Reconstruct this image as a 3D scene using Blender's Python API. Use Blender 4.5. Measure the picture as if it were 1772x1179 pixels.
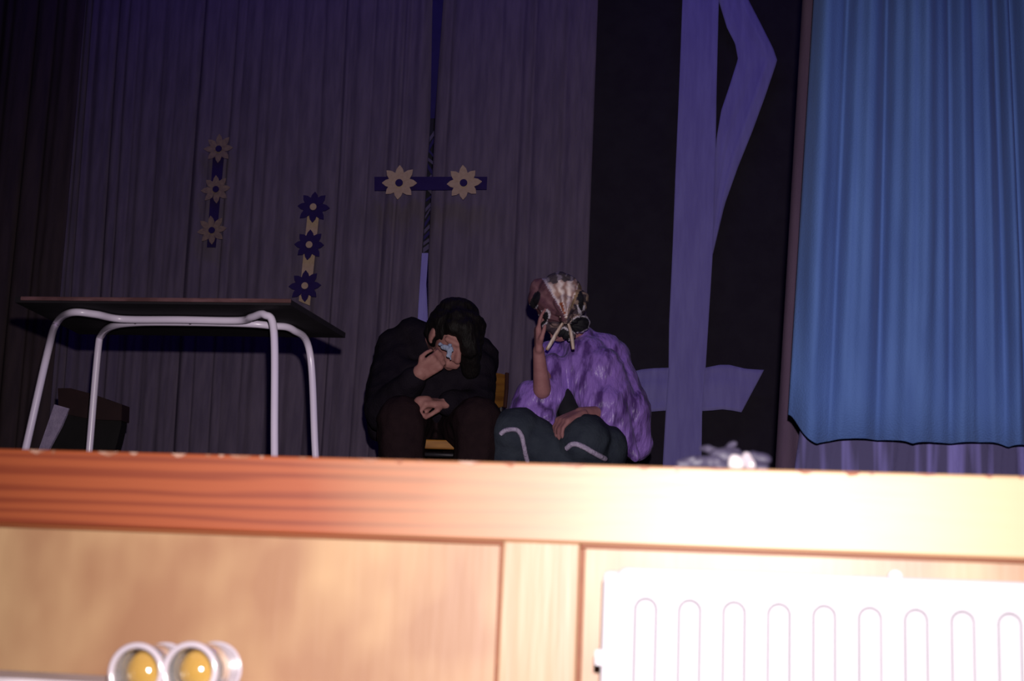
import bpy, bmesh, math, random
from math import sin, cos, pi, radians, atan2, sqrt, exp
from mathutils import Vector as V, Matrix, noise
from mathutils.bvhtree import BVHTree
random.seed(7)
S = bpy.context.scene
for o in list(bpy.data.objects): bpy.data.objects.remove(o)
COL = S.collection

# ---------------------------------------------------------------- camera
FOC, CZ = 2461.0, 0.83
yaw, pit, rol = radians(9), radians(11), radians(2.5)
Fw = V((-sin(yaw)*cos(pit), cos(yaw)*cos(pit), sin(pit)))
R0 = V((cos(yaw), sin(yaw), 0)); U0 = R0.cross(Fw)
Rt = R0*cos(rol) + U0*sin(rol); Up = -R0*sin(rol) + U0*cos(rol)
CAM = V((0, 0, CZ))
cd = bpy.data.cameras.new('camera'); cam = bpy.data.objects.new('camera', cd); COL.objects.link(cam)
M = Matrix((Rt, Up, -Fw)).transposed().to_4x4(); M.translation = CAM
cam.matrix_world = M
cd.sensor_width = 36; cd.lens = FOC/1772*36; cd.clip_start = 0.05
cd.dof.use_dof = True; cd.dof.focus_distance = 5.6; cd.dof.aperture_fstop = 6.3
S.camera = cam
def ray(x, y): return Fw + Rt*((x-886)/FOC) - Up*((y-589.5)/FOC)
def W(x, y, Y):                       # the point of the plane Y=const seen at a pixel
    d = ray(x, y); return CAM + d*(Y/d.y)
def H(x, y, z):
    d = ray(x, y); return CAM + d*((z-CZ)/d.z)

# ---------------------------------------------------------------- world, lights, exposure
w = bpy.data.worlds.new('world'); S.world = w; w.use_nodes = True
w.node_tree.nodes['Background'].inputs[0].default_value = (0.35, 0.27, 0.62, 1)
w.node_tree.nodes['Background'].inputs[1].default_value = 0.055
S.view_settings.view_transform = 'Standard'; S.view_settings.look = 'None'
S.view_settings.exposure = 0; S.view_settings.gamma = 1
S.view_settings.use_curve_mapping = False
def spot(name, loc, target, power, color, angle, blend, size):
    l = bpy.data.lights.new(name, 'SPOT'); l.energy = power; l.color = color
    l.spot_size = radians(angle); l.spot_blend = blend; l.shadow_soft_size = size
    o = bpy.data.objects.new(name, l); COL.objects.link(o); o.location = loc
    o.rotation_euler = (V(target)-V(loc)).to_track_quat('-Z', 'Y').to_euler(); return o
def area(name, loc, target, power, color, sx, sy):
    l = bpy.data.lights.new(name, 'AREA'); l.energy = power; l.color = color
    l.shape = 'RECTANGLE'; l.size = sx; l.size_y = sy
    o = bpy.data.objects.new(name, l); COL.objects.link(o); o.location = loc
    o.rotation_euler = (V(target)-V(loc)).to_track_quat('-Z', 'Y').to_euler(); return o
# the camera's flash, mounted just above the lens and turned a little to the right
spot('camera_flash', CAM+V((0.03, 0.0, 0.18)), W(1110, 800, 1.58), 410, (1.0, 0.93, 0.90), 76, 1.0, 0.018)
# unseen blue light added near the curtain tops to tint them
area('blue_tint_light', (-1.2, 5.2, 4.95), (-1.2, 6.6, 3.5), 11, (0.14, 0.06, 1.0), 4.5, 0.3)
area('blue_side_light', (1.5, 2.6, 4.6), (1.0, 3.6, 3.0), 6, (0.03, 0.03, 1.0), 0.5, 0.3)  # unseen, added to deepen the blue at the upper right

# ---------------------------------------------------------------- helpers
def tag(o, label=None, cat=None, group=None, kind=None):
    if label: o['label'] = label
    if cat: o['category'] = cat
    if group: o['group'] = group
    if kind: o['kind'] = kind
    return o
def thing(name, label, cat, loc, group=None):
    o = bpy.data.objects.new(name, None); COL.objects.link(o); o.location = loc
    o.empty_display_size = 0.1
    return tag(o, label, cat, group)
ROOT = {}
def wloc(p):
    v = V((0, 0, 0))
    while p is not None: v += p.location; p = p.parent
    return v
def obj(name, me, m, parent=None, smooth=False):
    """link a mesh whose vertices are in world space; under a parent it is shifted to the parent's frame"""
    if parent is not None:
        me.transform(Matrix.Translation(-wloc(parent)))
    if m: me.materials.append(m)
    if smooth:
        for p in me.polygons: p.use_smooth = True
    o = bpy.data.objects.new(name, me); COL.objects.link(o)
    if parent is not None: o.parent = parent
    return o
def mesh(vs, fs, name='m'):
    me = bpy.data.meshes.new(name); me.from_pydata([tuple(v) for v in vs], [], fs); me.update(); return me
def bm_mesh(bm):
    bmesh.ops.recalc_face_normals(bm, faces=bm.faces)
    me = bpy.data.meshes.new('m'); bm.to_mesh(me); bm.free(); return me
def box(a, b, bev=0.0, seg=2):
    bm = bmesh.new(); bmesh.ops.create_cube(bm, size=1)
    a, b = V(a), V(b); c = (a+b)/2; d = b-a
    for v in bm.verts: v.co = V((v.co.x*d.x, v.co.y*d.y, v.co.z*d.z))+c
    if bev: bmesh.ops.bevel(bm, geom=bm.edges[:]+bm.verts[:], offset=bev, segments=seg, affect='EDGES', profile=.5)
    return bm_mesh(bm)
def prism(pts, off):
    n = len(pts); off = V(off)
    vs = [V(p) for p in pts]+[V(p)+off for p in pts]
    bm = bmesh.new(); bv = [bm.verts.new(v) for v in vs]
    bm.faces.new(bv[:n]); bm.faces.new(bv[n:][::-1])
    for i in range(n): bm.faces.new((bv[i], bv[(i+1) % n], bv[n+(i+1) % n], bv[n+i]))
    bmesh.ops.triangulate(bm, faces=[f for f in bm.faces if len(f.verts) > 4])
    return bm_mesh(bm)
def spline(pts, n=8):
    P = [V(p) for p in pts]; out = []
    for i in range(len(P)-1):
        a, b, c, d = P[max(i-1, 0)], P[i], P[i+1], P[min(i+2, len(P)-1)]
        for k in range(n):
            t = k/n
            out.append(0.5*((2*b)+(c-a)*t+(2*a-5*b+4*c-d)*t*t+(3*b-a-3*c+d)*t**3))
    out.append(P[-1]); return out
def tube(path, r, seg=14, flat=1.0, caps=True):
    path = [V(p) for p in path]; vs = []; fs = []
    t0 = (path[1]-path[0]).normalized()
    up = V((0, 1, 0)) if abs(t0.y) < .8 else V((0, 0, 1))
    n = (up - t0*up.dot(t0)).normalized()
    for i, p in enumerate(path):
        t = (path[min(i+1, len(path)-1)]-path[max(i-1, 0)]).normalized()
        n = (n - t*n.dot(t)).normalized(); b = t.cross(n)
        rr = r[i] if isinstance(r, (list, tuple)) else r
        for k in range(seg):
            a = 2*pi*k/seg; vs.append(p+n*cos(a)*rr+b*sin(a)*rr*flat)
    for i in range(len(path)-1):
        for k in range(seg):
            a, b_ = i*seg+k, i*seg+(k+1) % seg
            fs.append((a, b_, b_+seg, a+seg))
    if caps: fs.append(tuple(range(seg))[::-1]); fs.append(tuple(range((len(path)-1)*seg, len(path)*seg)))
    return mesh(vs, fs)
def grid(fn, nu, nv, thick=0.003):
    """sheet fn(u, v) with a real thickness"""
    vs = [fn(i/nu, j/nv) for j in range(nv+1) for i in range(nu+1)]
    fs = [(j*(nu+1)+i, j*(nu+1)+i+1, (j+1)*(nu+1)+i+1, (j+1)*(nu+1)+i) for j in range(nv) for i in range(nu)]
    n = len(vs); back = [v+V((0, thick, 0)) for v in vs]
    fb = [tuple(n+k for k in f[::-1]) for f in fs]
    rim = [i for i in range(nu+1)]+[j*(nu+1)+nu for j in range(1, nv+1)]+[nv*(nu+1)+i for i in range(nu-1, -1, -1)]+[j*(nu+1) for j in range(nv-1, 0, -1)]
    for a, b in zip(rim, rim[1:]+rim[:1]): fb.append((b, a, n+a, n+b))
    return mesh(vs+back, fs+fb)

# -- materials
def mat(name, color, rough=.7, color2=None, scale=(20, 20, 20), detail=4, spread=(.35, .65), bump=0.0, bscale=None, k=.76,
        spec=.3, metal=0.0, sheen=0.0, transmission=0.0, alpha=1.0, kind='noise', coat=0.0, ior=None, emit=None, coat_rough=.2):
    m = bpy.data.materials.new(name); m.use_nodes = True; nt = m.node_tree; N = nt.nodes; L = nt.links
    b = N['Principled BSDF']; I = b.inputs
    color2 = tuple(c*k for c in (color2 or tuple(c*.75 for c in color))); color = tuple(c*k for c in color)
    I['Roughness'].default_value = rough; I['Specular IOR Level'].default_value = spec; I['Metallic'].default_value = metal
    I['Sheen Weight'].default_value = sheen; I['Transmission Weight'].default_value = transmission; I['Alpha'].default_value = alpha
    I['Coat Weight'].default_value = coat; I['Coat Roughness'].default_value = coat_rough
    if ior: I['IOR'].default_value = ior
    tc = N.new('ShaderNodeTexCoord'); mp = N.new('ShaderNodeMapping'); L.new(tc.outputs['Object'], mp.inputs[0])
    mp.inputs['Scale'].default_value = scale
    if kind == 'wave':
        nz = N.new('ShaderNodeTexWave'); nz.inputs['Scale'].default_value = 1; nz.inputs['Distortion'].default_value = 7
        nz.inputs['Detail'].default_value = 3; nz.inputs['Detail Scale'].default_value = 1.2; nz.bands_direction = 'Z'
    else:
        nz = N.new('ShaderNodeTexNoise'); nz.inputs['Scale'].default_value = 1; nz.inputs['Detail'].default_value = detail
    L.new(mp.outputs[0], nz.inputs['Vector'])
    cr = N.new('ShaderNodeValToRGB'); L.new(nz.outputs[0 if kind != 'wave' else 1], cr.inputs[0])
    c2 = color2 or tuple(c*.75 for c in color)
    cr.color_ramp.elements[0].position = spread[0]; cr.color_ramp.elements[1].position = spread[1]
    cr.color_ramp.elements[0].color = (*c2, 1); cr.color_ramp.elements[1].color = (*color, 1)
    L.new(cr.outputs[0], I['Base Color'])
    if bump:
        nb = N.new('ShaderNodeTexNoise'); mb = N.new('ShaderNodeMapping'); L.new(tc.outputs['Object'], mb.inputs[0])
        mb.inputs['Scale'].default_value = bscale or scale; nb.inputs['Scale'].default_value = 1; nb.inputs['Detail'].default_value = 3
        L.new(mb.outputs[0], nb.inputs['Vector'])
        bp = N.new('ShaderNodeBump'); bp.inputs['Strength'].default_value = bump; bp.inputs['Distance'].default_value = .01
        L.new(nb.outputs[0], bp.inputs['Height']); L.new(bp.outputs[0], I['Normal'])
    m['cr'] = 1
    return m
def vcol_mat(name, rough=.6, sheen=0, bump=.3, bscale=(60, 60, 60)):
    m = mat(name, (1, 1, 1), rough, sheen=sheen, bump=bump, bscale=bscale)
    nt = m.node_tree; a = nt.nodes.new('ShaderNodeVertexColor'); a.layer_name = 'print'
    nt.links.new(a.outputs[0], nt.nodes['Principled BSDF'].inputs['Base Color']); return m

GRAIN = (260, 260, 260)
M_grey = mat('grey_curtain_cloth', (.205, .155, .225), .95, (.155, .117, .18), (40, 40, 5), bump=.25, bscale=GRAIN, spec=.1)
M_dark_left = mat('dark_brown_curtain_cloth', (.10, .068, .07), .95, (.072, .05, .055), (30, 30, 4), bump=.25, bscale=GRAIN, spec=.1)
M_black = mat('black_backdrop_cloth', (.042, .034, .052), .95, (.036, .028, .045), (12, 12, 12), bump=.2, bscale=GRAIN, spec=.05)
M_blue = mat('blue_curtain_cloth', (.105, .19, .52), .85, (.085, .155, .45), (26, 26, 3), bump=.25, bscale=GRAIN, spec=.15, sheen=.05)
M_under = mat('indigo_net_cloth', (.26, .22, .62), .9, (.10, .085, .20), (38, 4, 2.0), detail=1, spread=(.5, .72), bump=.2, bscale=(90, 90, 90), spec=.1)
M_violet = mat('violet_brown_curtain_cloth', (.115, .072, .125), .95, (.09, .055, .105), (30, 30, 4), bump=.2, bscale=GRAIN, spec=.1)
M_lilac = mat('lilac_cloth', (.29, .25, .62), .9, (.24, .20, .54), (30, 10, 4), bump=.15, bscale=GRAIN, spec=.1, k=1)
M_navy = mat('navy_paper', (.035, .019, .12), .8, (.03, .015, .105), spec=.15)
M_tan = mat('tan_paper', (.50, .35, .26), .85, (.44, .30, .22), (60, 60, 60), spec=.1, k=1)
M_tan_dim = mat('dull_yellow_paper', (.28, .19, .15), .85, (.21, .14, .13), (60, 60, 60), spec=.1, k=1)
M_ribbon_blue = mat('deep_blue_ribbon', (.03, .018, .13), .7, (.025, .015, .11))
M_ribbon_dark = mat('dark_ribbon', (.02, .016, .028), .7)
M_ribbon_mid = mat('slate_ribbon', (.13, .10, .19), .7)
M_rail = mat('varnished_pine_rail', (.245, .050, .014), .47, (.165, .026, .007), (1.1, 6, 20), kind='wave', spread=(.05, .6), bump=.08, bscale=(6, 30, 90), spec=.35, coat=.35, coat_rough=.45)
def rail_tone(m):       # reddish wood (left) to pale (right), with the flash's falloff painted into the colour
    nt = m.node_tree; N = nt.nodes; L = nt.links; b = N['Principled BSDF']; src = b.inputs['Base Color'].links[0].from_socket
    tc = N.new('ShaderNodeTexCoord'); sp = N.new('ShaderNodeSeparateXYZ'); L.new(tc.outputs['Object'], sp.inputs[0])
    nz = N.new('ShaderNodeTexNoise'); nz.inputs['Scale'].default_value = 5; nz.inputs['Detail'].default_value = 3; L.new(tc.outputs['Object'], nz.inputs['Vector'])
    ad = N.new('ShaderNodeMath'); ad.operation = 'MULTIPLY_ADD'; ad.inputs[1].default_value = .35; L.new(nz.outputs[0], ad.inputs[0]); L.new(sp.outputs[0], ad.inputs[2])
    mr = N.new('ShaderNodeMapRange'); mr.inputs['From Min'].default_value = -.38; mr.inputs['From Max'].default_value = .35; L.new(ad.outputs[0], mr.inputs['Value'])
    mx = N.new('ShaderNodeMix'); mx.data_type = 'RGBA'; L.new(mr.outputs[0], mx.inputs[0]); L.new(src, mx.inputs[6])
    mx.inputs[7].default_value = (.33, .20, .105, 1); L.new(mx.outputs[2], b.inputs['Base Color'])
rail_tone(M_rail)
M_stile = mat('pale_varnished_pine', (.34, .205, .110), .47, (.28, .155, .08), (26, 6, 1.6), bump=.1, bscale=(90, 30, 6), spec=.35, coat=.35, coat_rough=.45)
M_panel = mat('birch_plywood', (.36, .215, .112), .47, (.25, .120, .062), (9, 6, 6), detail=2.5, spread=(.36, .64), bump=.05, bscale=(60, 30, 5), spec=.35, coat=.3, coat_rough=.45)
M_groove = mat('brown_groove_strip', (.20, .055, .018), .5, (.16, .04, .012), (4, 40, 40), spec=.3)
M_chip = mat('worn_paint_edge', (.40, .24, .19), .8, (.24, .09, .05), (22, 40, 40), spread=(.45, .6), spec=.2)
M_board = mat('stage_boards', (.10, .055, .035), .6, (.07, .038, .025), (2, 30, 30), bump=.1)
M_wall = mat('dark_stage_wall', (.03, .025, .03), .9)
M_hall = mat('hall_lino', (.12, .06, .035), .5)
M_rad = mat('white_radiator_enamel', (.38, .355, .395), .5, (.37, .345, .385), (6, 6, 6), spec=.25, k=1)
M_screw = mat('dull_brass', (.20, .12, .16), .4, metal=.6)
M_tube = mat('lilac_white_tube_enamel', (.90, .77, 1.0), .30, (.87, .74, .98), (12, 12, 12), spec=.5, coat=.3, k=1)
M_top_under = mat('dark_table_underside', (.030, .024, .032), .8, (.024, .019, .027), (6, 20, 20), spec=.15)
M_top_edge = mat('reddish_wood_edge', (.26, .12, .14), .6, (.13, .055, .06), (9, 30, 30), spread=(.4, .6), spec=.2)
M_ply = mat('orange_plywood', (.50, .21, .04), .5, (.27, .10, .022), (6, 6, 40), spec=.3)
M_plyedge = mat('dark_red_wood', (.055, .018, .016), .6, spec=.2)
M_frame = mat('dark_chair_tube', (.05, .042, .055), .45, metal=.3)
M_skin = mat('skin', (.40, .185, .175), .6, (.33, .14, .135), (30, 30, 30), spec=.25, bump=.1, bscale=(120, 120, 120), k=1)
M_skin2 = mat('skin_of_the_scarfed_person', (.38, .17, .185), .6, (.32, .135, .15), (30, 30, 30), spec=.25, bump=.1, bscale=(120, 120, 120), k=1)
M_hair = mat('black_brown_hair', (.013, .009, .010), .6, (.008, .006, .007), (200, 40, 40), bump=.5, bscale=(260, 60, 60), spec=.2)
M_jacket = mat('black_navy_wool', (.020, .015, .024), .95, (.015, .011, .019), (30, 30, 30), bump=.4, bscale=(150, 150, 150), spec=.05)
M_trous = mat('dark_brown_trousers', (.030, .016, .020), .95, (.024, .013, .017), (30, 30, 30), bump=.3, bscale=(150, 150, 150), spec=.05)
M_shoe = mat('black_shoe_leather', (.015, .012, .013), .4)
M_satin = mat('purple_crinkled_satin', (.31, .165, .62), .40, (.10, .042, .22), (22, 18, 6), detail=4, spread=(.38, .50), bump=1.0, bscale=(60, 40, 13), spec=.45, sheen=.06, k=1)  # dark streaks in the colour stand in for shade in the crinkles
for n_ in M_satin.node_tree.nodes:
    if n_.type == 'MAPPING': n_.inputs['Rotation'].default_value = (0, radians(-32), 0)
M_skirt = mat('dark_green_skirt_cloth', (.056, .066, .095), .9, (.040, .047, .074), (20, 20, 20), bump=.3, bscale=(100, 100, 100), spec=.08)
M_trim = mat('white_lace_trim', (.55, .45, .66), .8, (.35, .28, .44), (70, 70, 70), bump=.5, bscale=(150, 150, 150), k=1)
M_under_top = mat('black_undershirt', (.02, .018, .028), .9)
M_scarf = vcol_mat('printed_headscarf_cloth', .75, 0)
M_scarf_tail = mat('tan_white_scarf_tail', (.78, .62, .60), .6, (.42, .25, .18), (70, 30, 12), spread=(.4, .6), k=1)
M_hanky = mat('pale_blue_handkerchief', (.38, .42, .60), .8, (.30, .34, .50), k=1)
M_case = mat('dark_red_leather', (.036, .014, .016), .6, (.028, .011, .013))
M_case2 = mat('black_leather', (.011, .008, .010), .6)
M_case3 = mat('grey_canvas_side', (.42, .33, .50), .85, (.32, .25, .40), (40, 40, 40), bump=.3, bscale=(150, 150, 150), k=1)
M_amber = mat('amber_glass_dome', (.40, .235, .055), .12, (.36, .20, .05), (10, 10, 10), spec=1, coat=1.0, coat_rough=.03)
M_rim = mat('whitish_glass_rim', (.50, .43, .48), .15, (.42, .36, .42), (10, 10, 10), spec=.8, coat=.8)
M_clear = mat('clear_glass_barrel', (.92, .88, .92), .12, transmission=.85, ior=1.3, spec=.5)
M_batten = mat('white_batten_paint', (.72, .62, .68), .5)
M_plastic = mat('crumpled_clear_plastic', (.12, .10, .18), .55, (.07, .055, .12), (30, 30, 30), spec=.6, transmission=.35, alpha=.85)
M_wad = mat('white_paper_wad', (.75, .68, .70), .8, (.6, .52, .58), (60, 60, 60))

# ---------------------------------------------------------------- structure
def struct(name, me, m, parent=None):
    o = obj(name, me, m, parent); tag(o, kind='structure') if parent is None else None; return o
ZS = 1.0; YF = 1.58
fl = struct('floor', box((-5, -3, -.1), (4, 7.8, 0)), M_hall)
sf = struct('floor', box((-5, YF+.06, .9), (4, 7.6, ZS-.022)), M_board)
first = None; y = YF+.03; k = 0
while y < 7.5:
    if first is None:
        me = box((-5, y+.002, ZS-.022), (4, y+.138, ZS), .002, 1); first = obj('board', me, M_board, sf); y0 = y
    else:
        o = first.copy(); COL.objects.link(o); o.parent = sf; o.location = (0, y-y0, -random.random()*.001)
    y += .14
struct('wall_back', box((-5, 7.6, 0), (4, 7.75, 5.2)), M_wall)
struct('wall_left', box((-5.1, -3, 0), (-5, 7.75, 5.2)), M_wall)
struct('wall_right', box((4, -3, 0), (4.1, 7.75, 5.2)), M_wall)
struct('ceiling', box((-5.1, 1.2, 5.1), (4.1, 7.75, 5.2)), M_wall)

wf = struct('wall_front', box((-5, YF+.012, 0), (4, YF+.06, ZS-.022)), M_panel)
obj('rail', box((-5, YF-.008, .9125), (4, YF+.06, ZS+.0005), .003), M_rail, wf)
XS0, XS1 = -.249, -.1635
obj('stile', box((XS0, YF-.007, 0.02), (XS1, YF+.013, .913), .002), M_stile, wf)
obj('stile', box((XS0-2.2, YF-.007, 0.02), (XS0-2.11, YF+.013, .913), .002), M_stile, wf)
obj('stile', box((1.25, YF-.007, 0.02), (1.34, YF+.013, .913), .002), M_stile, wf)
obj('panel', box((XS0-2.10, YF+.004, 0.03), (XS0-.0045, YF+.016, .9085), .001), M_panel, wf)
obj('panel', box((XS1+.0045, YF+.004, 0.03), (1.245, YF+.016, .9085), .001), M_panel, wf)
def add_groove(a, b): obj('groove_strip', box(a, b, .0012), M_groove, wf)  # brown strips standing in for the shaded grooves round the panels
add_groove((XS0-2.10, YF-.002, .9085), (XS0, YF+.013, .9128)); add_groove((XS1, YF-.002, .9085), (1.245, YF+.013, .9128))
add_groove((XS0-.0046, YF-.002, .03), (XS0, YF+.013, .9085)); add_groove((XS1, YF-.002, .03), (XS1+.0046, YF+.013, .9085))
# worn upper edge of the rail: chips of lost varnish, each a thin uneven flake
vs = []; fs = []
x = -.95
while x < .4:
    L_ = random.uniform(.004, .03); h = random.uniform(.0015, .0055)
    n0 = len(vs); m = 6
    top = ZS-.0004
    for i in range(m+1):
        xx = x+L_*i/m
        vs.append((xx, YF-.0087, top)); vs.append((xx, YF-.0087, top-.0005-h*abs(sin(pi*i/m))*random.uniform(.5, 1)))
    for i in range(m): fs.append((n0+2*i, n0+2*i+1, n0+2*i+3, n0+2*i+2))
    x += L_+random.uniform(.0, .06)
me = mesh(vs, fs); bm = bmesh.new(); bm.from_mesh(me); bmesh.ops.solidify(bm, geom=bm.faces[:], thickness=-.0012)
o = obj('worn_edge', bm_mesh(bm), M_chip, wf); tag(o, kind='stuff')

# ---------------------------------------------------------------- curtains
def curtain(name, label, m, Y, xt, xb, zt, zb, amp, pitch, seed, group=None, nv=22, fan=None, hem=None, thick=.003, sharp=.6, res=.0075, slant=0):
    """xt=(left,right) at the top, xb at the bottom, pleats of uneven width"""
    rnd = random.Random(seed)
    wd = max(xt[1]-xt[0], xb[1]-xb[0]); cuts = [0.0]
    while cuts[-1] < 1: cuts.append(cuts[-1]+rnd.uniform(.35, 1.7)*pitch/wd)
    s = cuts[-1]; cuts = [c/s for c in cuts]; amps = [rnd.uniform(.35, 1.0) for _ in cuts]
    nu = int(wd/res)
    def prof(u):
        for i in range(len(cuts)-1):
            if u <= cuts[i+1]:
                t = (u-cuts[i])/(cuts[i+1]-cuts[i]); return amps[i]*abs(sin(pi*t))**sharp
        return 0
    def fn(u, v):
        zz = zb+(zt-zb)*v
        if hem: zz = zb+hem(u)+(zt-zb-hem(u))*v
        uu = min(1, max(0, u+.012*noise.noise(V((u*4, v*1.6, seed)))*min(1, 6*u)*min(1, 6*(1-u))))
        x0 = xb[0]+(xt[0]-xb[0])*v; x1 = xb[1]+(xt[1]-xb[1])*v
        a = amp*(1.12-.35*v)*(1-(.65*max(0, 1-v*9) if hem else 0))
        yy = Y-a*prof(uu)-a*.35*noise.noise(V((u*wd*30, v*1.2, seed+5)))-a*.6*noise.noise(V((u*wd*3, v*2.0, seed+9)))
        return V((x0+(x1-x0)*u, yy, zz))
    me = grid(fn, nu, nv, thick)
    me.transform(Matrix.Translation((0, 0, 0)))
    o = obj(name, me, m, None, True); tag(o, label, 'curtain', group); return o

ZT = 4.9
def edge(px0, py0, px1, py1, Y, z):     # x of a straight seam at height z
    a, b = W(px0, py0, Y), W(px1, py1, Y); return a.x+(b.x-a.x)*(z-a.z)/(b.z-a.z)
curtain('stage_curtain', 'dark brown pleated curtain at the far left edge behind the table', M_dark_left, 6.28,
        (-4.6, edge(142, 0, 98, 520, 6.25, ZT)), (-4.5, edge(142, 0, 98, 520, 6.25, ZS)), ZT, ZS+.01, .04, .16, 11)
curtain('stage_curtain', 'wide grey violet pleated curtain behind the table, left of the narrow upright ribbon', M_grey, 6.42,
        (-3.75, -1.47), (-3.6, -1.455), ZT, ZS+.01, .030, .085, 3)
curtain('stage_curtain', 'grey violet pleated curtain right of the narrow upright ribbon, behind the two seated people', M_grey, 6.425,
        (-1.45, edge(1034, 0, 1015, 500, 6.4, ZT)), (-1.435, edge(1034, 0, 1015, 500, 6.4, ZS)), ZT, ZS+.01, .032, .11, 21)
curtain('backdrop_cloth', 'flat black backdrop cloth between the grey curtains and the blue curtain', M_black, 7.05,
        (-2.2, 2.2), (-2.2, 2.2), ZT, ZS+.01, .006, .6, 5, res=.03)
curtain('stage_curtain', 'narrow violet brown curtain edge showing along the left side of the blue curtain', M_violet, 3.98,
        (edge(1389, 0, 1345, 760, 3.95, ZT), 1.6), (edge(1389, 0, 1345, 760, 3.95, ZS), 1.6), ZT, ZS+.01, .02, .09, 8)
def hem(u):
    x = .115+u*1.15
    return .016*abs(sin(x*14+.6))**.7+.012*noise.noise(V((x*9, 0, 3)))+.06*exp(-((u)/.028)**2)
bl, br = edge(1411, 0, 1368, 720, 3.55, ZT), edge(1411, 0, 1368, 720, 3.55, 1.28)
curtain('stage_curtain', 'bright blue pleated curtain hanging at the right edge of the stage', M_blue, 3.6,
        (bl, 1.02), (br, 1.32), ZT, 1.285, .085, .12, 44, hem=hem, sharp=.9, res=.005, nv=30)
curtain('net_curtain', 'dark indigo netting with pale streaks showing below the hem of the blue curtain', M_under, 3.70,
        (edge(1390, 700, 1352, 790, 3.75, 1.42)+.02, 1.6), (edge(1390, 700, 1352, 790, 3.75, 1.3)-.01, 1.6), 1.6, ZS+.01, .014, .05, 13)

# ---------------------------------------------------------------- lilac cloth emblem on the backdrop
YE = 6.98
em = thing('cloth_emblem', 'large lilac cloth emblem with bent loop and cross band on the black backdrop', 'decoration', W(1180, 700, YE)*1)
em.location = V((em.location.x, YE, ZS))
def loft(Lp, Rp, Y, nu, nv, dep, seed, horizontal=False):
    L_ = [W(x, y_, Y) for x, y_ in Lp]; R_ = [W(x, y_, Y) for x, y_ in Rp]
    Ls, Rs = spline(L_, 1), spline(R_, 1)
    def at(P, t):
        t *= len(P)-1; i = min(int(t), len(P)-2); return P[i].lerp(P[i+1], t-i)
    def fn(u, v):
        p = at(Ls, v).lerp(at(Rs, v), u)
        p.y = Y-dep*(.6+noise.noise(V((u*3.2, v*1.5, seed)))+.5*noise.noise(V((u*8, v*1.2, seed+4)))); return p
    return grid(fn, nu, nv, .004)
obj('upright_band', loft([(1185, -190), (1181, 0), (1175, 160), (1169, 300), (1164, 430), (1158, 560), (1157, 640), (1152, 715), (1147, 803), (1143, 905)],
                         [(1247, -190), (1244, 0), (1240, 160), (1238, 300), (1234, 430), (1226, 560), (1221, 640), (1215, 715), (1214, 803), (1212, 905)], YE-.035, 16, 60, .014, 1), M_lilac, em, True)
obj('bent_band', loft([(1225, -120), (1243, 0), (1258, 48), (1272, 75), (1277, 102), (1262, 150), (1248, 192), (1240, 240), (1233, 330), (1228, 440)],
                      [(1240, -130), (1294, -2), (1318, 45), (1338, 85), (1345, 106), (1324, 168), (1302, 228), (1277, 290), (1254, 355), (1234, 440)], YE-.01, 16, 50, .014, 6), M_lilac, em, True)
obj('cross_band', loft([(1094, 644), (1110, 640), (1130, 638), (1158, 637), (1185, 637), (1220, 637), (1245, 632), (1262, 632), (1290, 639), (1322, 641)],
                       [(1117, 714), (1128, 713), (1140, 712), (1158, 711), (1185, 712), (1218, 712), (1232, 711), (1250, 709), (1268, 711), (1283, 714)], YE-.005, 10, 50, .010, 9), M_lilac, em, True)

# ---------------------------------------------------------------- flower garlands
def petal_me(c, ang, r0, r1, wd, Y):
    n = V((cos(ang), 0, sin(ang))); t = V((-sin(ang), 0, cos(ang)))
    prof = [(r0, .3), (r0+(r1-r0)*.25, .8), (r0+(r1-r0)*.45, 1.0), (r0+(r1-r0)*.74, .72), (r1, .05)]
    pts = [c+n*r+t*wd*k for r, k in prof]+[c+n*r-t*wd*k for r, k in prof[::-1]]
    pts = [V((p.x, Y-.004*((p-c).length/r1), p.z)) for p in pts]
    return prism(pts, (0, .003, 0))
def disc(c, r, Y, th, n=18):
    return prism([V((c.x+r*cos(2*pi*i/n), Y, c.z+r*sin(2*pi*i/n))) for i in range(n)], (0, th, 0))
def garland(name, label, bar, flowers, R, ms, mf, mc, Y, rot=.1, wd=.26):
    pts = [W(x, y_, Y) for x, y_ in bar]
    t = thing(name, label, 'decoration', sum(pts, V())/len(pts), None)
    obj('strip', prism(pts, (0, .004, 0)), ms, t)
    for k, (x, y_) in enumerate(flowers):
        c = W(x, y_, Y-.012); r = (W(x+R, y_, Y)-W(x, y_, Y)).length
        f = obj('flower', disc(c, r*.42, Y-.012, .003), mf, t)
        a0 = rot+random.uniform(-.08, .08)
        for i in range(8):
            obj('petal', petal_me(c, a0+i*pi/4+random.uniform(-.05, .05), r*.2, r*random.uniform(.92, 1.06), r*wd*.78, Y-.013-.0008*(i % 2)), mf, f)
        obj('flower_centre', disc(c, r*.21, Y-.019, .004), mc, f)
    return t
YG = 6.355
garland('flower_garland', 'upright navy strip with three dull yellow paper flowers pinned on the left curtain', [(369, 262), (388, 262), (373, 428), (358, 428)],
        [(379, 258), (374, 328), (367, 399)], 26, M_navy, M_tan_dim, M_navy, 6.375, .12, .27)
garland('flower_garland', 'upright tan strip with three navy paper flowers hanging just above the table corner', [(532, 372), (552, 372), (536, 529), (517, 521)],
        [(542.5, 358.5), (535.5, 424), (528, 495)], 27.5, M_tan, M_navy, M_tan, YG, 0.02, .31)
garland('flower_garland', 'level navy strip with two tan paper flowers across the upright ribbon', [(648, 306), (843, 306), (842, 328), (648, 330)],
        [(691, 317), (802.5, 317)], 31, M_navy, M_tan, M_navy, YG-.02, .04, .31)

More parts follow.
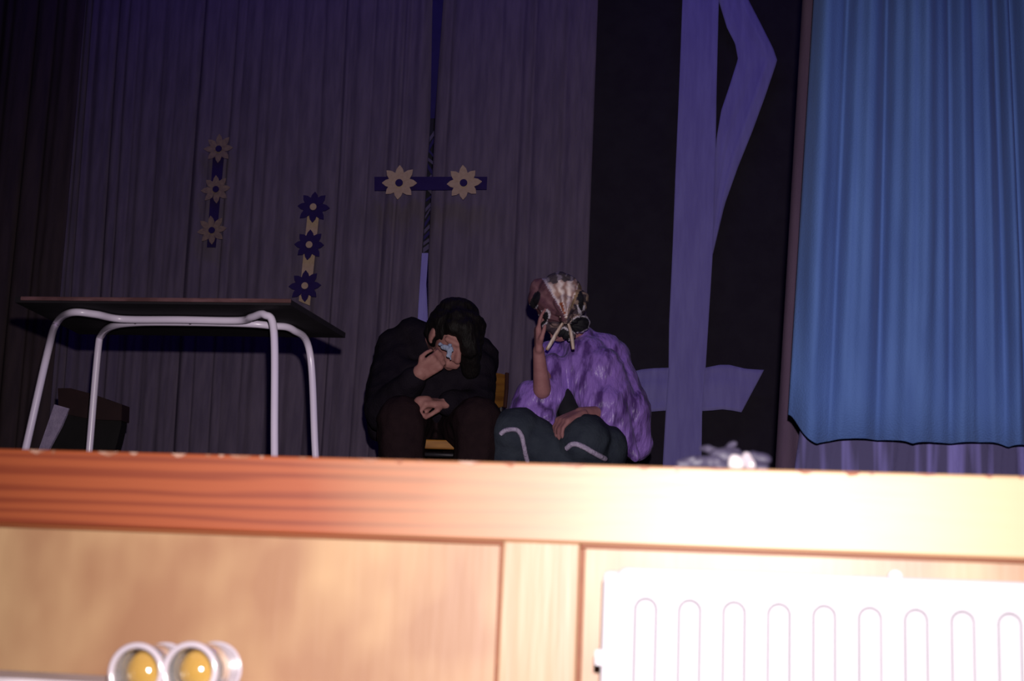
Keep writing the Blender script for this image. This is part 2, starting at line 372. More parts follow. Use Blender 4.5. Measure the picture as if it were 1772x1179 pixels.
# ---------------------------------------------------------------- the narrow upright ribbon
rb = thing('hanging_ribbon', 'narrow upright ribbon, blue above, twisted in the middle, plain lilac below, between the grey curtains', 'decoration', W(735, 500, 6.35))
def strip(name, q, Y, m, th=.004): return obj(name, prism([W(x, y_, Y) for x, y_ in q], (0, th, 0)), m, rb)
strip('blue_length', [(752, -200), (774, -200), (767, 0), (752, 205), (745, 205), (751, 90)], 6.35, M_ribbon_blue)
strip('twisted_length', [(745, 205), (751, 205), (745, 330), (740, 442), (730, 442), (737, 330)], 6.352, M_ribbon_dark)
yy = 232
while yy < 436:
    f = (yy-205)/237; xl = 745-14*f; xr = 751.5-11*f; h = random.uniform(4, 10); k = random.choice((-1, 1))*random.uniform(3, 8)
    o = strip('twist', [(xl, yy+k), (xr+.6, yy-k), (xr+.6, yy-k+h), (xl, yy+k+h)], 6.343, random.choice((M_ribbon_mid, M_ribbon_mid, M_ribbon_blue)))
    yy += h+random.uniform(4, 10)
strip('lilac_length', [(730, 438), (741, 438), (737, 500), (740, 700), (716, 700), (724, 530)], 6.345, M_lilac)

# ---------------------------------------------------------------- table
tb = thing('school_table', 'low school table with dark underside, reddish front edge and pale bent tube legs', 'table', (-1.71, 4.18, ZS))
X0, X1, Y0, Y1, Z0, Z1 = -2.150, -1.284, 3.925, 4.415, 1.700, 1.717
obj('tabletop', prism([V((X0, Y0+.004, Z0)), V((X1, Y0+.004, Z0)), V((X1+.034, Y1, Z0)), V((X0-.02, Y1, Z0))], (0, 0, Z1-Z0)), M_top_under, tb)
obj('front_edging', box((X0+.02, Y0-.003, Z0+.006), (X1+.002, Y0+.004, Z1+.001), .002), M_top_edge, tb)
ZU = Z0-.014
def bentframe(name, left, under, right, yl, yr, r=.0115):
    # left/right: pixels on each leg from knee to low point; under: pixels along the underside
    U = [H(x, y_, ZU) for x, y_ in under]
    def leg(pp, Y, Yb):
        a = W(pp[0][0], pp[0][1], Y); b = W(pp[1][0], pp[1][1], Yb)
        t = (ZS+.006-a.z)/(b.z-a.z); return [a, a.lerp(b, t)]
    l = leg(left, *yl); rr = leg(right, *yr)
    ctrl = [l[1], l[1].lerp(l[0], .5), l[0]]+U+[rr[0], rr[0].lerp(rr[1], .5), rr[1]]
    return obj(name, tube(spline(ctrl, 10), r), M_tube, tb, True)
n1 = bentframe('near_leg_frame', [(82, 612), (45, 775)], [(97, 561), (122, 541.5), (165, 544), (212, 552.5), (312, 553.5), (412, 555), (436, 549), (458, 545)], [(474, 575), (475, 785)], (4.02, 3.99), (4.00, 3.98))
n2 = bentframe('far_leg_frame', [(169, 612), (155, 775)], [(176, 580), (197, 564), (240, 558.5), (312, 558), (420, 560), (470, 564), (507, 571)], [(536, 610), (546, 790)], (4.36, 4.38), (4.36, 4.37))
for xx, yy_ in ((H(235, 555, ZU).x, H(235, 555, ZU).y), (H(330, 556, ZU).x, H(330, 556, ZU).y)):
    obj('screw', disc(V((xx, 0, ZU-.006)), .005, yy_-.012, .01), M_screw, tb)

# ---------------------------------------------------------------- chairs
def school_chair(label, x, y, rot, seat_h=.44, top=.735):
    t = thing('school_chair', label, 'chair', (x, y, ZS), None)
    def Tm(me):
        me.transform(Matrix.Translation((x, y, ZS)) @ Matrix.Rotation(rot, 4, 'Z')); return me
    hw = .19
    def seat(u, v):
        a, b = (u-.5)*2, v
        xx = a*hw*(1-.06*b)*1.0; yy = -.19+.38*b
        return V((xx, yy, seat_h-.012*(1-a*a)*sin(pi*b)-.004*max(0, .12-b)/.12))
    me = grid(seat, 14, 12, 0)
    bm = bmesh.new(); bm.from_mesh(me); bmesh.ops.remove_doubles(bm, verts=bm.verts, dist=1e-5)
    bm.free()
    bm = bmesh.new(); n = 12
    vv = [[bm.verts.new(seat(i/n, j/n)) for i in range(n+1)] for j in range(n+1)]
    for j in range(n):
        for i in range(n): bm.faces.new((vv[j][i], vv[j][i+1], vv[j+1][i+1], vv[j+1][i]))
    bmesh.ops.solidify(bm, geom=bm.faces[:], thickness=.034)
    obj('seat', Tm(bm_mesh(bm)), M_ply, t)
    obj('front_edge', Tm(box((-.165, -.204, seat_h-.036), (.165, -.186, seat_h-.002), .005)), M_ply, t)
    bm = bmesh.new()
    def back(u, v):
        a = (u-.5)*2; cut = 1-.10*v*0
        return V((a*hw*1.02, .215+.02*v-.035*a*a, top-.15+.15*v-.012*abs(a)**6*(v*2-1)))
    vv = [[bm.verts.new(back(i/n, j/n)) for i in range(n+1)] for j in range(n+1)]
    for j in range(n):
        for i in range(n): bm.faces.new((vv[j][i], vv[j][i+1], vv[j+1][i+1], vv[j+1][i]))
    bmesh.ops.solidify(bm, geom=bm.faces[:], thickness=.011)
    obj('backrest', Tm(bm_mesh(bm)), M_ply, t)
    for s in (-1, 1):
        e = tube([V((s*hw*1.02, .178, top-.145)), V((s*hw*1.03, .188, top-.07)), V((s*hw*1.02, .198, top-.005))], .008, 8)
        eo = obj('backrest_edge', Tm(e), M_plyedge, t); eo['label'] = 'dark red edge of the backrest'
        obj('leg', Tm(tube(spline([V((s*.19, -.2, .005)), V((s*.178, -.165, seat_h*.6)), V((s*.165, -.13, seat_h-.028))], 6), .0105, 10)), M_frame, t, True)
        obj('leg', Tm(tube(spline([V((s*.19, .22, .005)), V((s*.175, .17, seat_h*.6)), V((s*.165, .15, seat_h-.028))], 6), .0105, 10)), M_frame, t, True)
        obj('backrest_post', Tm(tube(spline([V((s*.162, .05, seat_h-.028)), V((s*.168, .20, seat_h-.022)), V((s*.172, .235, seat_h+.10)), V((s*.172, .222, top-.04))], 6), .0095, 10)), M_frame, t, True)
        obj('seat_rail', Tm(tube([V((s*.165, -.15, seat_h-.026)), V((s*.165, .16, seat_h-.026))], .010, 10)), M_frame, t, True)
    obj('cross_bar', Tm(tube([V((-.165, -.14, seat_h-.05)), V((.165, -.14, seat_h-.05))], .008, 10)), M_frame, t, True)
    return t
c1x = W(768, 760, 5.13).x
school_chair('orange plywood chair under the person in the black jacket', c1x-.008, 5.235, radians(3), .452, .775)
school_chair('plywood chair hidden under the person in the purple shawl', W(985, 780, 5.3).x, 5.36, radians(-4))

# ---------------------------------------------------------------- dark case on the floor behind the table
cs = thing('leather_case', 'dark red and black case leaning behind the table, with a pale grey side', 'case', W(140, 960, 4.95))
cs.location.z = ZS
Yc = 4.95
CD = .05
obj('case_body', prism([W(x, y_, Yc) for x, y_ in [(118, 700), (158, 697), (210, 712), (210, 735), (203, 765), (192, 800), (178, 850), (168, 948), (40, 948), (88, 775)]], (0, CD, 0)), M_case2, cs)
obj('flap', prism([W(x, y_, Yc-.012) for x, y_ in [(100, 672), (122, 672), (128, 677), (160, 682), (186, 692), (211, 700), (210, 728), (160, 726), (120, 718), (101, 704)]], (0, CD+.02, 0)), M_case, cs)
obj('side_gusset', prism([W(x, y_, Yc-.02) for x, y_ in [(94, 700), (119, 707), (106, 738), (86, 775), (24, 948), (-2, 948), (68, 775)]], (0, .012, 0)), M_case3, cs)

# ---------------------------------------------------------------- bodies and clothes
def cap(p0, r0, p1=None, r1=None): return (V(p0), r0, V(p1) if p1 is not None else None, r1)
_b = bmesh.new(); bmesh.ops.create_icosphere(_b, subdivisions=2, radius=1); ICO = [v.co.copy() for v in _b.verts]; _b.free()
def fuse(prims, voxel, smooth=6, disp=None):
    bm = bmesh.new()
    for pr in prims:
        if pr[0] == 'e':
            _, c, rad, rot = pr
            g = bmesh.ops.create_icosphere(bm, subdivisions=3, radius=1)
            for v in g['verts']: v.co = V(c)+rot @ V((v.co.x*rad[0], v.co.y*rad[1], v.co.z*rad[2]))
            continue
        p0, r0, p1, r1 = pr
        if p1 is None: p1, r1 = p0+V((0, 0, 1e-4)), r0
        hb = bmesh.new()
        for q in ICO: hb.verts.new(p0+q*r0); hb.verts.new(p1+q*r1)
        bmesh.ops.convex_hull(hb, input=hb.verts[:])
        mp = {}
        for f in hb.faces:
            for v in f.verts:
                if v not in mp: mp[v] = bm.verts.new(v.co)
        for f in hb.faces: bm.faces.new([mp[v] for v in f.verts])
        hb.free()
    me = bpy.data.meshes.new('tmp'); bm.to_mesh(me); bm.free()
    o = bpy.data.objects.new('tmp', me); COL.objects.link(o)
    md = o.modifiers.new('r', 'REMESH'); md.mode = 'VOXEL'; md.voxel_size = voxel
    if smooth:
        ms = o.modifiers.new('s', 'SMOOTH'); ms.iterations = smooth; ms.factor = .5
    dg = bpy.context.evaluated_depsgraph_get(); dg.update()
    out = bpy.data.meshes.new_from_object(o.evaluated_get(dg))
    bpy.data.objects.remove(o); bpy.data.meshes.remove(me)
    if disp:
        nn = [v.normal.copy() for v in out.vertices]
        for v, n in zip(out.vertices, nn): v.co += n*disp(v.co)
        out.update()
    return out
def frame(f, u):
    f = V(f).normalized(); u = V(u); u = (u-f*u.dot(f)).normalized(); s = f.cross(u)     # s: the head's own right
    return f, u, s
def head(c, f, u, k=1.0):
    """skull, jaw and features; c is the centre of the skull, k scales a head 0.23 m tall"""
    f, u, s = frame(f, u); c = V(c); R = Matrix((s, f, u)).transposed()
    A = lambda x, y, z: c+(s*x+f*y+u*z)*k
    p = [('e', A(0, -.012, .022), (.074*k, .094*k, .088*k), R), ('e', A(0, .022, -.035), (.060*k, .070*k, .078*k), R),
         cap(A(0, .058, -.092), .024*k, A(0, .045, -.06), .038*k),
         cap(A(0, .088, -.012), .010*k, A(0, .108, -.046), .0135*k), cap(A(-.012, .094, -.05), .009*k, A(.012, .094, -.05), .009*k),
         cap(A(-.022, .083, -.076), .008*k, A(.022, .083, -.076), .008*k), cap(A(-.018, .081, -.087), .009*k, A(.018, .081, -.087), .009*k),
         cap(A(-.05, .068, .012), .011*k, A(-.012, .085, .008), .011*k), cap(A(.05, .068, .012), .011*k, A(.012, .085, .008), .011*k),
         ('e', A(-.031, .074, -.012), (.015*k, .012*k, .011*k), R), ('e', A(.031, .074, -.012), (.015*k, .012*k, .011*k), R)]
    for q in (-1, 1):
        p += [('e', A(q*.078, -.008, -.018), (.009*k, .019*k, .032*k), R), cap(A(q*.074, .0, -.045), .007*k)]
    return p
def hand(wr, d, nrm, curl, side, k=1.0, thumb=.6, spread=.12):
    """wr wrist, d direction of the palm, nrm palm normal (fingers curl to it), side +1/-1 where the thumb is"""
    d = V(d).normalized(); nrm = V(nrm); nrm = (nrm-d*nrm.dot(d)).normalized(); s = d.cross(nrm)*side
    p = []; wr = V(wr); L = .088*k
    for t in (-.030, -.010, .012, .030):
        p.append(cap(wr+s*t*.7*k, .017*k, wr+d*L+s*t*k, .0135*k))
    lens = [(.040, .026, .020), (.046, .030, .022), (.042, .028, .021), (.032, .021, .018)]
    for i, (t, ls) in enumerate(zip((.031, .011, -.010, -.030), lens)):
        base = wr+d*L*.93+s*t*k; cu = curl if not isinstance(curl, (list, tuple)) else curl[i]
        ang = cu*.5; q = base; r = .0092
        for j, l in enumerate(ls):
            dd = (d*cos(ang)+nrm*sin(ang)+s*spread*t/.03*(1-min(1, cu))).normalized()
            e = q+dd*l*k; p.append(cap(q, r*k, e, (r-.0009)*k)); q = e; r -= .0009; ang += cu*.85
    a = wr+d*.022*k+s*.022*k; b = a+(d*.55+s*.75+nrm*.35*thumb).normalized()*.040*k
    c_ = b+(d*.85+s*(.45-thumb*.5)+nrm*.55*thumb).normalized()*.030*k; e = c_+(d*.9-s*.3*thumb+nrm*.6*thumb).normalized()*.024*k
    p += [cap(wr+d*.05*k, .014*k, wr+d*.075*k+nrm*(.030 if (curl[0] if isinstance(curl, (list, tuple)) else curl) > 1.5 else .004)*k, .014*k)]
    p += [cap(a, .015*k, b, .0115*k), cap(b, .0105*k, c_, .0098*k), cap(c_, .0098*k, e, .0085*k)]
    return p
def foot(ank, ddir, k=1.0):
    d = V(ddir).normalized(); a = V(ank); z = ZS
    h = V((a.x, a.y, z+.03))-d*.045
    return [cap(a, .042*k, h, .032*k), cap(h, .030*k, V((a.x, a.y, z+.028))+d*.12, .030*k), cap(V((a.x, a.y, z+.03))+d*.10, .034*k, V((a.x, a.y, z+.024))+d*.17, .024*k)]
def fold(a, sx, sy, sz, seed):
    def f(co):
        n = noise.noise(V((co.x*sx, co.y*sy, co.z*sz+seed)))
        m = noise.noise(V((co.x*sx*2.3+9, co.y*sy*2.3, co.z*sz*1.8-seed)))
        return a*(1-2.2*abs(n))+a*.5*m
    return f

# ======= person one: black jacket, bent to the right, handkerchief to the nose
p1 = thing('person', 'person in black jacket bent over, holding a handkerchief to the nose, seated left', 'person', (W(750, 800, 5.2).x, 5.2, ZS))
hc = W(785, 580, 4.99)
hf, hu, hs = frame((.42, -.62, -.62), (.42, -.52, .72))
nk0 = W(762, 590, 5.17); nk1 = hc-hu*.06-hf*.03
pel = W(752, 762, 5.40); pel.z = 1.53; ch = W(752, 655, 5.30)
shR, shL = W(690, 606, 5.22), W(824, 622, 5.22)
elR, elL = W(668, 712, 5.04), W(822, 706, 5.08)
wrR, wrL = W(727, 646, 4.90), W(771, 699, 4.93)
hipR, hipL = W(718, 766, 5.38), W(788, 770, 5.38); hipR.z = hipL.z = 1.52
knR, knL = W(694, 752, 4.90), W(826, 760, 4.90); knR.z = 1.50; knL.z = 1.50
anR, anL = V((knR.x+.02, 4.93, ZS+.09)), V((knL.x-.01, 4.93, ZS+.09))
body = head(hc, hf, hu, 1.0)+[
    cap(nk0, .06, nk1, .055), cap(nk0, .07, ch, .12), cap(ch, .13, pel, .125), cap(shR, .058, shL, .058), cap(shR, .06, ch, .10), cap(shL, .06, ch, .10),
    cap(hipR, .085, hipL, .085), cap(shR, .052, elR, .040), cap(shL, .052, elL, .040), cap(elR, .039, wrR, .027), cap(elL, .039, wrL, .027),
    cap(hipR, .082, knR, .056), cap(hipL, .082, knL, .056), cap(knR, .054, anR, .036), cap(knL, .054, anL, .036)]
tgt = W(772, 615, 4.875)
body += hand(wrR, tgt-wrR, (.25, .75, .75), [1.25, 1.35, 1.4, 1.45], 1, .84, 1.0)
body += hand(wrL, W(720, 696, 4.88)-wrL, (0.0, .35, -.9), [1.75, 1.8, 1.8, 1.8], 1, .92, 1.3)+[cap(W(738, 697, 4.895), .026, W(727, 697, 4.885), .025)]
body += foot(anR, (0, -1, 0))+foot(anL, (.15, -1, 0))
obj('body', fuse(body, .0052, 3), M_skin, p1, True)
# hair: a heavy black cut falling over the crown and down the far side of the face
A = lambda x, y, z: hc+hs*x+hf*y+hu*z
Rm = Matrix((hs, hf, hu)).transposed()
hair = [('e', A(0, -.024, .026), (.087, .094, .086), Rm), ('e', A(0, -.05, 0), (.088, .085, .10), Rm), cap(A(-.02, .06, .080), .026, A(.02, .06, .080), .026), cap(A(-.03, .055, .062), .036, A(.035, .055, .062), .038), cap(A(-.03, .03, .085), .036, A(.03, .03, .085), .036), cap(A(0, .045, .070), .030, A(.02, -.05, .07), .045)]
side = 1 if hs.x > 0 else -1
hair += [cap(W(804, 566, 4.90), .034, W(812, 604, 4.935), .036), cap(W(812, 600, 4.96), .04, W(815, 640, 5.03), .036), cap(W(797, 538, 4.965), .050, W(780, 535, 4.97), .045)]
hair += [cap(A(side*.055, .02, .06), .045, A(side*.085, .03, -.035), .034), cap(A(side*.07, -.03, .02), .045, A(side*.09, -.02, -.08), .035),
         cap(W(778, 545, 5.0), .050, W(801, 546, 5.01), .064), cap(W(801, 552, 5.01), .064, W(809, 585, 5.04), .052), cap(W(809, 585, 5.04), .052, W(813, 622, 5.10), .044), cap(A(side*.03, .075, .055), .026, A(side*.065, .075, -.01), .022),
         cap(A(-side*.03, -.06, .04), .05, A(-side*.05, -.06, -.03), .04), cap(A(0, .072, .062), .022, A(-side*.045, .055, .045), .022)]
obj('hair', fuse(hair, .0065, 4, lambda co: .004*noise.noise(co*45)+.003*noise.noise(V((co.x*90, co.y*20, co.z*30)))), M_hair, p1, True)
jk = [cap(nk0+V((0, .02, -.005)), .075, ch, .165), cap(ch, .17, pel+V((0, 0, .05)), .185), cap(shR, .088, shL, .086), cap(shR, .092, ch, .15), cap(shL, .088, ch, .15),
      cap(shR, .085, elR, .078), cap(shL, .078, elL, .070), cap(elR, .076, wrR.lerp(elR, .18), .046), cap(elL, .07, wrL.lerp(elL, .12), .046),
      cap(W(690, 700, 5.12), .09, W(805, 700, 5.15), .082), cap(W(668, 700, 5.2), .07, W(662, 738, 5.22), .06), cap(W(672, 640, 5.22), .07, W(664, 700, 5.15), .075),
      cap(W(775, 600, 5.13), .06, W(820, 640, 5.16), .08), cap(W(712, 588, 5.22), .085, W(740, 600, 5.2), .085), cap(W(700, 650, 5.13), .06, W(800, 660, 5.12), .07)]
obj('jacket', fuse(jk, .009, 6, fold(.007, 9, 9, 16, 3)), M_jacket, p1, True)
tr = [cap(hipR, .125, knR, .088), cap(hipL, .125, knL, .088), cap(hipR, .13, hipL, .13), cap(knR, .086, anR, .060), cap(knL, .086, anL, .060),
      cap(knR+V((-.03, .1, -.01)), .085, anR+V((-.01, .03, .02)), .06), cap(W(825, 765, 5.1), .08, anL, .06)]
obj('trousers', fuse(tr, .009, 5, fold(.006, 12, 12, 10, 8)), M_trous, p1, True)
for an, dd in ((anR, (0, -1, 0)), (anL, (.15, -1, 0))):
    obj('shoe', fuse([cap(q[0], q[1]+.006, q[2], q[3]+.006) for q in foot(an-V((0, 0, .02)), dd)], .008, 3), M_shoe, p1, True)
hk = fuse([cap(W(767, 601, 4.835), .008, W(780, 605, 4.83), .010), cap(W(779, 598, 4.84), .007, W(775, 616, 4.825), .007), cap(W(762, 597, 4.85), .006, W(768, 602, 4.835), .008),
           cap(W(779, 606, 4.83), .006, W(780, 622, 4.83), .003)], .003, 1, lambda co: .005*noise.noise(co*110))
tag(obj('handkerchief', hk, M_hanky, None, True), 'small pale blue handkerchief held at the nose of the person in black', 'handkerchief')

# ======= person two: headscarf, purple shawl, green skirt
p2 = thing('person', 'person in patterned headscarf, purple satin shawl and green skirt, seated with bowed head', 'person', (W(990, 800, 5.2).x, 5.2, ZS))
hc2 = W(968, 532, 4.98)
gf, gu, gs = frame((-.05, -.62, -.78), (-.02, -.75, .62))
n0 = W(1003, 592, 5.16); n1_ = hc2-gu*.05-gf*.05
pel2 = W(1000, 775, 5.42); pel2.z = 1.53; ch2 = W(1020, 660, 5.30)
sR, sL = W(957, 620, 5.20), W(1052, 622, 5.22)
eR, eL = W(938, 676, 4.97), W(1090, 716, 5.15)
wR, wL = W(932, 606, 4.90), W(1004, 716, 4.93)
hR, hL = W(955, 775, 5.40), W(1030, 780, 5.40); hR.z = hL.z = 1.52
kR, kL = W(895, 762, 4.92), W(1008, 785, 4.92); kR.z = 1.475; kL.z = 1.455
aR, aL = V((kR.x-.0, 4.95, ZS+.09)), V((kL.x+.03, 4.95, ZS+.09))
b2 = head(hc2, gf, gu, .97)+[
    cap(n0, .05, n1_, .048), cap(n0, .06, ch2, .105), cap(ch2, .115, pel2, .12), cap(sR, .048, sL, .048), cap(sR, .05, ch2, .09), cap(sL, .05, ch2, .09),
    cap(hR, .085, hL, .085), cap(sR, .046, eR, .033), cap(sL, .046, eL, .037), cap(eR, .033, wR, .021), cap(eL, .036, wL, .024),
    cap(hR, .08, kR, .054), cap(hL, .08, kL, .054), cap(kR, .052, aR, .034), cap(kL, .052, aL, .034)]
b2 += hand(wR, W(930, 556, 4.885)-wR, (.95, .25, 0), [.30, .35, .45, .6], -1, .86, .5, .05)
b2 += hand(wL, W(975, 728, 4.88)-wL, (.2, .4, -.85), [.8, .9, .95, 1.0], 1, .93, .8)
b2 += foot(aR, (-.1, -1, 0))+foot(aL, (.1, -1, 0))
obj('body', fuse(b2, .0052, 3), M_skin2, p2, True)
# headscarf: cloth over the whole bowed head, gathered in a knot low at the front
G = lambda x, y, z: hc2+gs*x+gf*y+gu*z
Gm = Matrix((gs, gf, gu)).transposed()
kn = W(980, 552, 4.83)
sc = [('e', G(0, -.015, .020), (.089, .108, .100), Gm), ('e', G(0, -.06, -.02), (.080, .075, .09), Gm),
      cap(W(945, 520, 4.93), .045, W(960, 545, 4.90), .040), cap(W(998, 520, 4.93), .045, W(990, 545, 4.90), .035),
      cap(W(975, 530, 4.90), .045, kn, .020), cap(W(1000, 560, 4.98), .038, W(1008, 560, 5.0), .03), cap(W(950, 560, 4.95), .03, W(985, 578, 4.94), .026),
      cap(W(935, 500, 4.97), .04, W(930, 520, 4.95), .035)]
def sdisp(co):
    r = (co-kn); a = atan2(r.x, r.z); d = r.length
    return .0045*sin(a*17+3*noise.noise(co*12))*min(1, d/.05)*exp(-d/.14)*1.4+.003*noise.noise(co*35)
me = fuse(sc, .0042, 3, sdisp)
# printed pattern, laid out around the knot in the cloth's own plane (x across, z along the head)
PXM = (W(1000, 550, 4.9)-W(900, 550, 4.9)).length/100
def uv(x, y_): q = W(x, y_, 4.9); return (q.x-kn.x, q.z-kn.z)
K0 = W(980, 552, 4.9); KX, KZ = K0.x, K0.z
def rel(x, y_): q = W(x, y_, 4.9); return ((q.x-KX)/PXM, (q.z-KZ)/PXM)
OV = [(rel(926, 520), 7, 17, -.35), (rel(939, 552), 8, 14, -.5), (rel(1003, 562), 17, 13, .5), (rel(975, 582), 11, 13, 0), (rel(1005, 520), 5, 18, .1)]
ca = me.color_attributes.new('print', 'FLOAT_COLOR', 'POINT')
for i, v in enumerate(me.vertices):
    q = CAM+(v.co-CAM)*(4.9/v.co.y)                                   # unfold onto the cloth plane
    x, z = (q.x-KX)/PXM, (q.z-KZ)/PXM
    a = atan2(x, z); d = sqrt(x*x+z*z); nz = noise.noise(V((x*.12, z*.12, 2)))
    fan = -.95 < a < .42
    if fan:
        st = .5+.5*sin(a*22+nz*2.2)
        col = V((.40, .22, .20)).lerp(V((1.0, .82, .84)), st)
        if d > 68+8*nz: col = V((.10, .075, .085)) if st < .7 else V((.30, .24, .30))
        if a < -.52: col = V((.15, .06, .085)).lerp(V((.25, .12, .15)), st*.8)
        if -.56 < a < -.50 and d > 25: col = V((.60, .50, .62))
        if -.46 < a < -.25 and 8 < d < 30: col = V((.42, .11, .05))
        if .30 < a < .42: col = V((.32, .20, .13))
    else:
        col = V((.06, .038, .055)) if nz < .15 else V((.24, .15, .15))
        if a < -.95 and z > -5: col = V((.13, .052, .072))
        if a > .42 and z > 18: col = V((.30, .20, .17)) if nz > 0 else V((.05, .035, .05))
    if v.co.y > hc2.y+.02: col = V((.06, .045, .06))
    for (cx, cz_), rx, rz, t in OV:
        dx, dz = x-cx, z-cz_; xx = dx*cos(t)+dz*sin(t); zz = -dx*sin(t)+dz*cos(t); e = sqrt((xx/rx)**2+(zz/rz)**2)+.10*nz
        if e < 1: col = V((.012, .010, .016))
        elif e < 1.0+2.6/min(rx, rz) and nz > -.35 and z < 24: col = V((.62, .54, .66))
    ca.data[i].color = (col.x, col.y, col.z, 1)
scarf = obj('headscarf', me, M_scarf, p2, True)
obj('scarf_knot', fuse([cap(W(974, 548, 4.84), .013, W(984, 554, 4.84), .014), cap(W(979, 556, 4.835), .012)], .003, 2, lambda co: .003*noise.noise(co*80)), M_scarf_tail, scarf, True)
for pts in ([(977, 555), (966, 572), (957, 588), (946, 606)], [(982, 555), (987, 572), (990, 588), (992, 605)]):
    P = spline([W(x, y_, 4.845) for x, y_ in pts], 6); n = len(P)
    o = obj('scarf_tail', tube(P, [.008+.006*sin(2.6*i/n) for i in range(n)], 10, .5), M_scarf_tail, scarf, True)
# shawl
sh = [cap(n0, .07, ch2, .15), cap(n0+V((.01, 0, -.01)), .065, W(1046, 612, 5.2), .075), cap(ch2, .155, pel2+V((.0, 0, .05)), .14), cap(sR, .065, sL, .078), cap(sR, .07, ch2, .12), cap(sL, .085, ch2, .13), cap(W(1012, 618, 5.13), .085, W(1056, 690, 5.1), .088), cap(W(1040, 640, 5.1), .085, W(1072, 730, 5.12), .065),
      cap(sR, .062, eR+V((.01, .06, 0)), .056), cap(sL, .080, eL, .080), cap(eL, .078, W(1103, 770, 5.2), .06), cap(W(1095, 720, 5.2), .05, W(1112, 775, 5.2), .035),
      cap(W(1000, 640, 5.1), .075, W(1045, 720, 5.05), .07), cap(W(1050, 700, 5.05), .07, W(1078, 765, 5.1), .045), cap(W(1085, 770, 5.1), .028, W(1100, 792, 5.1), .016),
      cap(eR+V((0, .05, .0)), .058, W(905, 712, 5.0), .05), cap(W(905, 712, 5.0), .048, W(945, 722, 4.97), .032), cap(W(915, 680, 5.03), .045, W(895, 720, 5.0), .038), cap(W(950, 690, 5.03), .04, W(951, 740, 4.96), .022),
      cap(W(960, 640, 5.08), .06, W(962, 690, 5.03), .035)]
def sfold(co):
    t = (co.x-sL.x)*.55+(co.z-sL.z); q = (co.x-sL.x)*-.75+(co.z-sL.z)*.4       # folds run down and across from the shoulder
    n = noise.noise(V((t*3.4, q*29, co.y*3))); m = noise.noise(V((co.x*26, co.y*20, co.z*14)))
    return .0045*(1-2.4*abs(n))+.0025*m
shm = fuse(sh, .0065, 5, sfold)
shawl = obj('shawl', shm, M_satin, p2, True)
# small dark top between the shawl's edges
obj('undershirt', fuse([cap(W(975, 680, 5.06), .03, W(985, 715, 5.02), .04), cap(W(1000, 650, 5.2), .07, W(1000, 720, 5.2), .09)], .008, 4), M_under_top, p2, True)
sk = [cap(hR, .13, kR+V((-.01, 0, -.01)), .092), cap(hL, .13, kL+V((0, 0, -.01)), .094), cap(hR, .13, hL, .14), cap(kR, .085, kR+V((-.045, .04, -.17)), .07), cap(kR+V((.05, .03, -.02)), .08, kL+V((-.06, .03, -.10)), .085),
      cap(kR+V((.10, .04, -.05)), .08, kR+V((.10, .05, -.22)), .06), cap(kL, .08, kL+V((.02, .06, -.12)), .075), cap(kL+V((.06, .1, -.02)), .09, kL+V((.07, .15, -.05)), .07)]
skm = fuse(sk, .008, 6, fold(.006, 14, 8, 5, 4))
bv = BVHTree.FromPolygons([v.co.copy() for v in skm.vertices], [tuple(p.vertices) for p in skm.polygons])
skirt = obj('skirt', skm, M_skirt, p2, True)
def on(bvh, x, y_, off=.004):
    d = ray(x, y_).normalized(); h, n, i, dist = bvh.ray_cast(CAM, d)
    return (h if h else W(x, y_, 4.9))-d*off
def trimline(pts, r):
    P = spline([on(bv, x, y_) for x, y_ in pts], 5)
    o = obj('lace_trim', tube(P, r, 8, 1.0), M_trim, skirt, True); return o
trimline([(866, 752), (873, 746), (884, 743.5), (895, 745), (902, 753), (906, 768), (909, 784), (913, 800)], .0085)
trimline([(980, 777), (988, 770), (997, 769), (1010, 774), (1024, 782), (1037, 789), (1048, 795)], .0095)
for an, dd in ((aR, (-.1, -1, 0)), (aL, (.1, -1, 0))):
    obj('shoe', fuse([cap(q[0], q[1]+.006, q[2], q[3]+.006) for q in foot(an-V((0, 0, .02)), dd)], .008, 3), M_shoe, p2, True)

# ---------------------------------------------------------------- radiator on the stage front
YR = 1.515
rd = thing('radiator', 'white enamelled panel radiator with upright flutes on the stage front', 'radiator', (.55, YR, .25))
xl = W(1040, 1100, YR).x; xi = W(1063, 1100, YR-.008).x; zt = .8865
obj('back_plate', box((xl, YR, .26), (1.12, YR+.014, zt-.004), .006, 3), M_rad, rd)
def rrect(x0, x1, z0, z1, r, y, th, bev):
    pts = []
    for cx, cz_, a0 in ((x1-r, z1-r, 0), (x0+r, z1-r, pi/2), (x0+r, z0+r, pi), (x1-r, z0+r, 3*pi/2)):
        for i in range(9): a = a0+pi/2*i/8; pts.append(V((cx+r*cos(a), y, cz_+r*sin(a))))
    me = prism(pts, (0, th, 0)); bm = bmesh.new(); bm.from_mesh(me)
    es = [e for e in bm.edges if all(abs(v.co.y-y) < 1e-6 for v in e.verts) and any(abs(f.normal.y) < .5 for f in e.link_faces)]
    bmesh.ops.bevel(bm, geom=es, offset=bev, segments=3, affect='EDGES', profile=.5)
    return bm_mesh(bm)
fx0 = W(1117, 1060, YR-.01).x; fx1 = W(1748, 1080, YR-.01).x; pit_ = (fx1-fx0)/8; FZ = .8545; FR = .0108
xr_ = 1.10; YP = YR-.009
def rr_out(x, z):       # distance inside the rounded plate outline
    r = .013; cx = min(max(x, xi+r), xr_-r); cz_ = min(z, zt-r)
    return r-sqrt((x-cx)**2+(z-cz_)**2)
xs = [xi]
while xs[-1] < xr_-.001: xs.append(xs[-1]+(.0009 if xs[-1] < .36 else .004))
xs[-1] = xr_
zs = [.28, .30, .4, .55, .68, .76, .80, .83]
